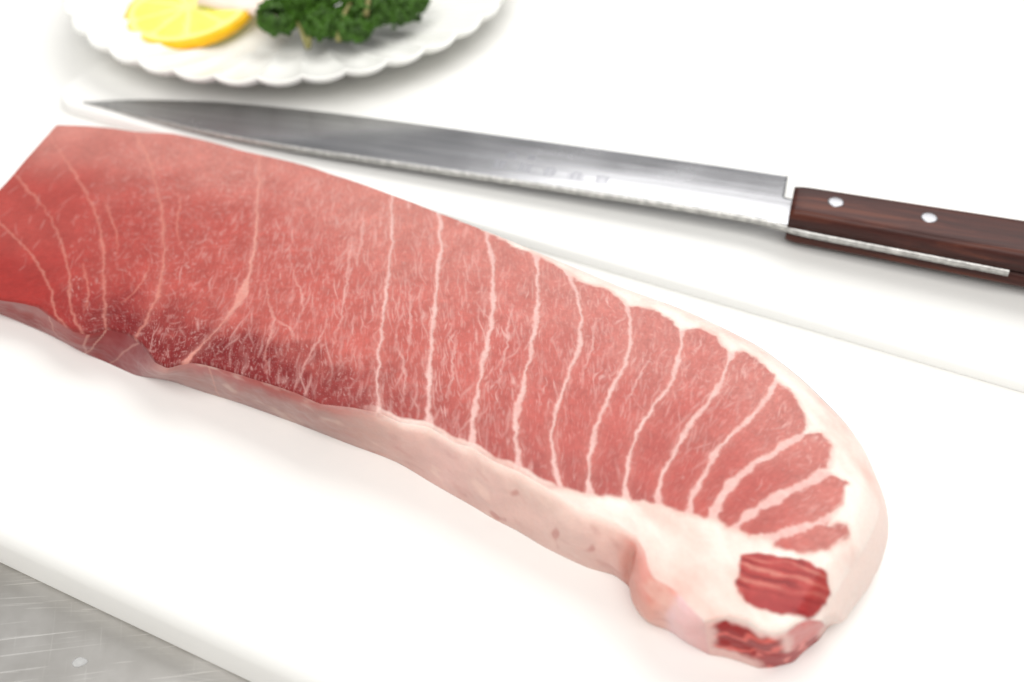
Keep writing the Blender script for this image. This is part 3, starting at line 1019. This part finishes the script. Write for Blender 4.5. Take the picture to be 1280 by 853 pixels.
capr = np.stack([i1 + 1, i1, nb + i1, nb + i1 + 1], -1)
j = np.arange(len(xs) - 1) * na
spf = np.stack([j + na, j, nb + j, nb + j + na], -1)
edf = np.stack([j + na - 1, j + 2 * na - 1, nb + j + 2 * na - 1, nb + j + na - 1], -1)
me = npmesh('blade', Vk, np.r_[Fk, Fb, capl, capr, edf], smooth=True)
blade = link('blade', me, knife, [M_blade])
# the ground back of the blade, running on as the tang between the scales
xsp = np.r_[np.linspace(-7.6, .1, 60), xs[1:]]
ysp = np.where(xsp < .2, crv([(-7.6, 2.06), (-.3, 1.60), (.2, 1.42)], xsp), 0)
ysp[xsp >= .2] = s_[1:][-(xsp >= .2).sum():]
ysp = smooth1(ysp, 4)
tsp = np.where(xsp < .2, .24, .24 * np.clip((30.3 - xsp) / 14, .12, 1) ** .6)
r_ = np.random.default_rng(5)
rowsp = []
for k in range(len(xsp)):
    w0 = .05 + r_.uniform(-.008, .008)
    rowsp.append([(xsp[k], ysp[k] - .02, tsp[k] - .12), (xsp[k], ysp[k] + w0 * .5, tsp[k] * .97 - .12),
                  (xsp[k], ysp[k] + w0 + .02, tsp[k] * .75 - .12), (xsp[k], ysp[k] + w0 + .02, -.118), (xsp[k], ysp[k] - .02, -.122)])
Vp = np.array(rowsp).reshape(-1, 3)
link('tang', npmesh('tang', Vp, gridfaces(len(xsp), 5, True)), knife, [M_spine])
# neck of the blade inside the handle notch
bm = bmesh.new()
ny_ = np.linspace(1.44, -.30, 16)
nz_ = np.interp((1.36 - ny_) / 3.3, aw, zz) * .24 - .1215
up_ = [[bm.verts.new((x_, y_ + (.10 if x_ < 0 else 0), z_)) for y_, z_ in zip(ny_, nz_)] for x_ in (.30, -.5)]
lo_ = [[bm.verts.new((x_, y_ + (.10 if x_ < 0 else 0), -.12)) for y_ in ny_] for x_ in (.30, -.5)]
for i in range(15):
    bm.faces.new((up_[0][i], up_[0][i + 1], up_[1][i + 1], up_[1][i]))
    bm.faces.new((lo_[0][i], lo_[1][i], lo_[1][i + 1], lo_[0][i + 1]))
bm.faces.new((up_[0][15], lo_[0][15], lo_[1][15], up_[1][15]))
bm.faces.new((up_[0][0], up_[1][0], lo_[1][0], lo_[0][0]))
bmesh_obj('neck', bm, M_blade, knife, True)


def scale_half(zlo, zhi, name):
    """one wooden half of the handle; rounded on its outer side"""
    up = zhi > 0
    xs2 = np.linspace(-.12, -12.6, 70)
    prof = np.linspace(0, math.pi, 25)
    rows = []
    for k, xx in enumerate(xs2):
        t = k / (len(xs2) - 1)
        y0 = np.interp(xx, [-12.6, -8, -.1], [-.42, -.10, -.22])
        y1 = np.interp(xx, [-12.6, -8, -.1], [2.45, 2.10, 1.58]) - (0 if up else .20)
        endr = 1 - .35 * max(0, (t - .9) / .1) ** 2
        fr = 1 - .10 * max(0, 1 - k / 3) ** 2
        hh = (zhi - zlo) * endr * fr
        mid, hw = (y0 + y1) / 2, (y1 - y0) / 2 * (1 - .10 * max(0, (t - .93) / .07) ** 2)
        row = []
        for a in prof:
            ca, sa = math.cos(a), math.sin(a)
            # superellipse, flat on top with softly broken edges
            cx_ = math.copysign(abs(ca) ** .32, ca)
            sz_ = abs(sa) ** .38
            row.append((xx, mid + hw * cx_ * (1 - .02 * sz_), zlo + hh * sz_))
        rows.append(row)
    Vv = np.array(rows)
    n, m = Vv.shape[:2]
    F = gridfaces(n, m, True)
    me = npmesh(name, Vv.reshape(-1, 3), F)
    bm = bmesh.new()
    bm.from_mesh(me)
    bm.verts.ensure_lookup_table()
    bm.faces.new([bm.verts[i] for i in range(m)])
    bm.faces.new([bm.verts[(n - 1) * m + i] for i in range(m)][::-1])
    bmesh.ops.recalc_face_normals(bm, faces=bm.faces)
    bm.to_mesh(me)
    bm.free()
    me.polygons.foreach_set('use_smooth', np.array([len(p.vertices) == 4 for p in me.polygons]))
    return link(name, me, knife, [M_wood])


scale_half(.122, .86, 'handle_scale')
scale_half(-.124, -.80, 'handle_scale')
for (rx, ry) in ((-1.62, .68), (-4.80, .80), (-9.2, .95)):
    bm = bmesh.new()
    prev = None
    for rr_, zr in ((.0, .892), (.12, .890), (.22, .882), (.28, .868), (.285, .80)):
        ring = [bm.verts.new((rx + rr_ * math.cos(a), ry + rr_ * math.sin(a), zr)) for a in np.linspace(0, 2 * math.pi, 28, endpoint=False)] if rr_ else [bm.verts.new((rx, ry, zr))]
        if prev:
            if len(prev) == 1:
                for i in range(28):
                    bm.faces.new((prev[0], ring[i], ring[(i + 1) % 28]))
            else:
                for i in range(28):
                    bm.faces.new((prev[i], ring[i], ring[(i + 1) % 28], prev[(i + 1) % 28]))
        prev = ring
    bmesh_obj('rivet', bm, M_rivet, knife)

# faint stamped characters on the flat: little bars in character-like clusters
bm = bmesh.new()
r_ = random.Random(12)


def bar(cx_, cy_, lx, ly):
    def zs(X_, Y_):
        k = int(np.clip((X_ - xs[0]) / (xs[1] - xs[0]), 0, len(xs) - 1))
        f = (Y_ - s_[k]) / (e[k] - s_[k])
        return float(np.interp(f, aw, zz)) * thk[k] - .12 + .0025
    P = [(cx_ - lx / 2, cy_ - ly / 2), (cx_ + lx / 2, cy_ - ly / 2), (cx_ + lx / 2, cy_ + ly / 2), (cx_ - lx / 2, cy_ + ly / 2)]
    bm.faces.new([bm.verts.new((a, b, zs(a, b))) for a, b in P])


for cx_, cy_, sz in [(11.0, .33, .62), (9.95, .34, .66), (9.0, .34, .66), (7.95, .36, .66), (6.95, .36, .60), (10.75, -.42, .42), (9.95, -.46, .42)]:
    for k in range(3):
        bar(cx_, cy_ + (k - 1) * sz * .34, sz * r_.uniform(.5, 1), .085)
    for k in range(2):
        bar(cx_ + (k - .5) * sz * r_.uniform(.3, .7), cy_ + r_.uniform(-.1, .1) * sz, .08, sz * r_.uniform(.6, .95))
bmesh_obj('stamped_mark', bm, M_etch, blade, False)

# ---------------------------------------------------------------- fluted plate
PC, NF, PS = (-10.76, 51.32), 36, 1.022
NT = NF * 16
th = np.linspace(0, 2 * math.pi, NT, endpoint=False)
pet = np.abs(np.sin(th * NF / 2)) ** .75     # 0 in the grooves, 1 on the petal


def plate_z(r):
    return .45 + 1.35 * np.clip((r - 6) / 4.75, 0, 1) ** 1.3


prof = [(r, plate_z(r), 'in') for r in np.r_[.01, np.linspace(.5, 5.8, 10), np.linspace(6.0, 10.6, 34), 10.75]]
prof += [(10.80, 1.76, 'rim'), (10.80, 1.66, 'rim'), (10.70, 1.52, 'out')]
prof += [(r, plate_z(r) - .36, 'out') for r in np.linspace(10.4, 6.4, 22)]
prof += [(6.2, .06, 'foot'), (6.1, .012, 'foot'), (5.7, .012, 'foot'), (5.6, .10, 'foot'), (.01, .12, 'foot')]
rows = []
for r, zp, kind in prof:
    fl_ = np.clip((r - 5.2) / 2.5, 0, 1) ** 1.2 if kind != 'foot' else 0
    rr_ = r * (1 - .019 * fl_ * (1 - pet) * np.clip((r - 8) / 2.7, 0, 1))
    dz = -.14 * fl_ * pet + .08 * fl_
    rr_ = rr_ * PS
    rows.append(np.c_[PC[0] + rr_ * np.cos(th), PC[1] + rr_ * np.sin(th), np.full(NT, ZT + zp) + dz])
rows = np.array(rows)
me = npmesh('fluted_plate', rows.reshape(-1, 3), gridfaces(len(prof), NT, True))
bm = bmesh.new(); bm.from_mesh(me); bmesh.ops.recalc_face_normals(bm, faces=bm.faces); bm.to_mesh(me); bm.free()
plate = link('fluted_plate', me, None, [M_ceramic])
tag(plate, 'white fluted plate with a scalloped rim holding lemon and parsley', 'plate')

# ---------------------------------------------------------------- lemon slice
M_rind = simple('lemon_rind', tuple(lin(252, 190, 8, .95)), .4, 0, .4, (500, .4, .0008), .12, 200)
M_pith = simple('lemon_pith', tuple(lin(255, 248, 150, .88)), .6, 0, .3)
M_pulp = simple('lemon_pulp', tuple(lin(255, 246, 112, .92)), .22, 0, .5, (260, .5, .001), .15, 160)
M_pulp.node_tree.nodes['Principled BSDF'].inputs['Subsurface Weight'].default_value = .3
M_pulp.node_tree.nodes['Principled BSDF'].inputs['Subsurface Scale'].default_value = .004
lem = empty('lemon_slice', (-15.3, 48.0, ZT + .80), (0, 0, 0))
dirx = Vector((-15.25 - PC[0], 47.6 - PC[1], 0)).normalized()
lem.rotation_euler = Matrix.Rotation(math.radians(-6.5), 3, Vector((0, 0, 1)).cross(dirx) * -1).to_euler()
tag(lem, 'round yellow lemon slice on the plate beside the parsley', 'lemon')


def ring_mesh(name, prof, mat, parent, n=72, wob=.0):
    rows = []
    a = np.linspace(0, 2 * math.pi, n, endpoint=False)
    wv = 1 + wob * np.sin(a * 3 + 1) + wob * .6 * np.sin(a * 7)
    for r, zz_ in prof:
        rows.append(np.c_[r * wv * np.cos(a), r * wv * np.sin(a), np.full(n, zz_)])
    V_ = np.array(rows)
    me = npmesh(name, V_.reshape(-1, 3), gridfaces(len(prof), n, True))
    bm = bmesh.new(); bm.from_mesh(me); bmesh.ops.recalc_face_normals(bm, faces=bm.faces); bm.to_mesh(me); bm.free()
    return link(name, me, parent, [mat])


ring_mesh('rind', [(2.92, .02), (3.05, .0), (3.13, .1), (3.16, .3), (3.12, .48), (3.03, .53), (2.94, .53), (2.92, .3), (2.92, .02)], M_rind, lem, wob=.006)
ring_mesh('pith', [(.01, .03), (2.93, .03), (2.95, .3), (2.94, .525), (2.80, .53), (2.70, .515), (.01, .505)], M_pith, lem, wob=.006)
for k in range(9):
    a0 = 2 * math.pi * k / 9 + .025
    a1 = 2 * math.pi * (k + 1) / 9 - .025
    bm = bmesh.new()
    outline = []
    for t in np.linspace(0, 1, 13):
        a = a0 + (a1 - a0) * t
        r = 2.62 - .22 * abs(2 * t - 1) ** 4
        outline.append((r * math.cos(a), r * math.sin(a)))
    am = (a0 + a1) / 2
    outline.append((.35 * math.cos(am), .35 * math.sin(am)))
    lo = [bm.verts.new((p[0], p[1], .48)) for p in outline]
    c0 = np.mean(outline, 0)
    mi = [bm.verts.new((p[0] + (c0[0] - p[0]) * .05, p[1] + (c0[1] - p[1]) * .05, .535)) for p in outline]
    ti = [bm.verts.new((p[0] + (c0[0] - p[0]) * .25, p[1] + (c0[1] - p[1]) * .25, .55)) for p in outline]
    n_ = len(outline)
    for A_, B_ in ((lo, mi), (mi, ti)):
        for i in range(n_):
            bm.faces.new((A_[i], A_[(i + 1) % n_], B_[(i + 1) % n_], B_[i]))
    bm.faces.new(ti)
    bmesh_obj('pulp_segment', bm, M_pulp, lem)

# ---------------------------------------------------------------- pale fish slice over the lemon
M_sashimi = simple('raw_fish', tuple(lin(254, 234, 222, .86)), .3, 0, .5, (300, .4, .0008), .10, 60)
nx, ny = 40, 24
gx, gy = np.meshgrid(np.linspace(-1, 1, nx), np.linspace(-1, 1, ny), indexing='ij')
sxp = 1.95 * np.sign(gx) * np.abs(gx) ** .9
syp = 1.25 * gy * (1 - .15 * gx ** 2)
edge_ = np.maximum(np.abs(gx), np.abs(gy))
base_z = .05 * fbm(gx * 1.5, gy * 1.5, 5, 2) - .16 * gx
top_ = np.stack([sxp, syp, base_z + .42 * (1 - np.clip(edge_, 0, 1) ** 8) + .18], -1)
bot_ = np.stack([sxp, syp, base_z + .08], -1)
Vs = np.r_[top_.reshape(-1, 3), bot_.reshape(-1, 3)]
Fs = gridfaces(nx, ny)
me = npmesh('fish_slice', Vs, np.r_[Fs, Fs[:, ::-1] + nx * ny])
bm = bmesh.new(); bm.from_mesh(me)
bmesh.ops.bridge_loops(bm, edges=[ed for ed in bm.edges if ed.is_boundary])
bmesh.ops.recalc_face_normals(bm, faces=bm.faces); bm.to_mesh(me); bm.free()
me.polygons.foreach_set('use_smooth', np.ones(len(me.polygons), bool))
fs = link('fish_slice', me, None, [M_sashimi])
fs.location = (-12.8 * CM, 48.4 * CM, (ZT + 1.30) * CM)
fs.rotation_euler = (0, 0, math.radians(-8))
tag(fs, 'pale pink raw fish slice at the photo edge, overlapping the lemon', 'fish slice')

# ---------------------------------------------------------------- parsley
M_leaf = simple('parsley_leaf', (.038, .10, .009), .5, 0, .25, None, .55, 220)
M_leaf.node_tree.nodes['Principled BSDF'].inputs['Subsurface Weight'].default_value = 0
M_stem = simple('parsley_stem', (.26, .24, .09), .5, 0, .3, None, .2, 200)
pars = empty('parsley_sprig', (-7.75, 46.2, ZT + .85))
pars.scale = (1.05, 1.05, 1.08)
tag(pars, 'curly dark green parsley sprig on the plate near its rim', 'parsley')
r_ = np.random.default_rng(21)
heads = [(-2.75, -.55, 1.0, .98), (-1.75, .25, 1.55, 1.12), (-.75, -1.0, 1.0, 1.02), (.45, -1.25, .95, 1.02), (-.1, .1, 1.9, 1.2), (1.3, -.65, 1.3, 1.1), (2.15, -.15, 1.15, 1.05),
         (2.75, .55, 1.1, .95), (1.3, .8, 1.7, 1.2), (-2.3, 1.1, 1.2, 1.05), (.2, 1.5, 1.5, 1.2), (2.2, 1.6, 1.2, 1.1)]
for (hx, hy, hz_, hr) in heads:
    n = 190
    d = r_.normal(size=(n, 3))
    d[:, 2] = np.abs(d[:, 2]) * .8 - .35
    d /= np.linalg.norm(d, axis=1)[:, None]
    rad = hr * r_.uniform(.55, 1.0, n) ** .6
    Vl, Fl = [], []
    g = np.linspace(-1, 1, 5)
    ga, gb = np.meshgrid(g, g, indexing='ij')
    f0 = gridfaces(5, 5)
    for k in range(n):
        c = d[k] * rad[k] * np.array([1, 1, .85]) + np.array([hx, hy, hz_])
        t1 = np.cross(d[k], r_.normal(size=3)); t1 /= np.linalg.norm(t1)
        t2 = np.cross(d[k], t1)
        sz = r_.uniform(.13, .26)
        crl = r_.uniform(.35, .9)
        ph = r_.uniform(0, 6.28)
        ln = np.sqrt(np.maximum(1, 1e-6)) * (1 - .25 * (np.abs(ga * gb)))
        hgt = crl * np.sin(ga * 2.6 + ph) * np.cos(gb * 2.4 + ph * .7) - .45 * (ga ** 2 + gb ** 2) * .5
        P = c + sz * ((ga * ln)[..., None] * t1 + (gb * ln)[..., None] * t2 + hgt[..., None] * d[k])
        Fl.append(f0 + 25 * k)
        Vl.append(P.reshape(-1, 3))
    o = link('leaf_cluster', npmesh('leaf_cluster', np.concatenate(Vl), np.concatenate(Fl)), pars, [M_leaf])


def tube(bm, pts, r, n=8):
    prev = None
    pts = [Vector(p) for p in pts]
    for i, p in enumerate(pts):
        d = (pts[min(i + 1, len(pts) - 1)] - pts[max(i - 1, 0)]).normalized()
        a = d.orthogonal().normalized()
        b = d.cross(a)
        rr_ = r * (1 - .4 * i / (len(pts) - 1))
        ring = [bm.verts.new(p + rr_ * (math.cos(t) * a + math.sin(t) * b)) for t in np.linspace(0, 2 * math.pi, n, endpoint=False)]
        if prev:
            for k in range(n):
                bm.faces.new((prev[k], prev[(k + 1) % n], ring[(k + 1) % n], ring[k]))
        else:
            bm.faces.new(ring[::-1])
        prev = ring
    bm.faces.new(prev)


for pts in ([(-1.35, -2.0, .38), (-1.25, -1.5, .8), (-1.0, -.9, 1.1), (-.6, -.2, 1.5)], [(.0, -2.2, .75), (.1, -1.9, 1.2), (.3, -1.4, 1.6), (.6, -.6, 1.9)],
            [(-1.35, -2.0, .36), (-1.7, -1.2, .8), (-2.2, -.4, 1.2)], [(1.2, -1.6, 1.6), (1.3, -1.0, 2.0), (1.2, 0, 2.1)]):
    bm = bmesh.new()
    tube(bm, pts, .13)
    bmesh_obj('stem', bm, M_stem, pars)

# ---------------------------------------------------------------- a water drop on the steel
M_water = simple('water', (.85, .86, .86), .12)
M_water.node_tree.nodes['Principled BSDF'].inputs['Alpha'].default_value = .32
bm = bmesh.new()
prev = None
for rr_, zz_ in ((0, .020), (.08, .0195), (.15, .016), (.20, .010), (.225, .002)):
    ring = [bm.verts.new((rr_ * math.cos(a) * (1.3 + .15 * math.sin(2 * a + 1)), rr_ * math.sin(a) * (1 + .12 * math.cos(3 * a)), zz_)) for a in np.linspace(0, 2 * math.pi, 24, endpoint=False)] if rr_ else [bm.verts.new((0, 0, zz_))]
    if prev:
        for i in range(24):
            if len(prev) == 1:
                bm.faces.new((prev[0], ring[i], ring[(i + 1) % 24]))
            else:
                bm.faces.new((prev[i], ring[i], ring[(i + 1) % 24], prev[(i + 1) % 24]))
    prev = ring
bm.faces.new(prev[::-1])
dr = bmesh_obj('water_drop', bm, M_water)
dr.scale = (.7, .7, .8)
dr.location = (-12.33 * CM, 15.8 * CM, .0001)
tag(dr, 'small clear water drop on the scratched steel below the board', 'water drop')
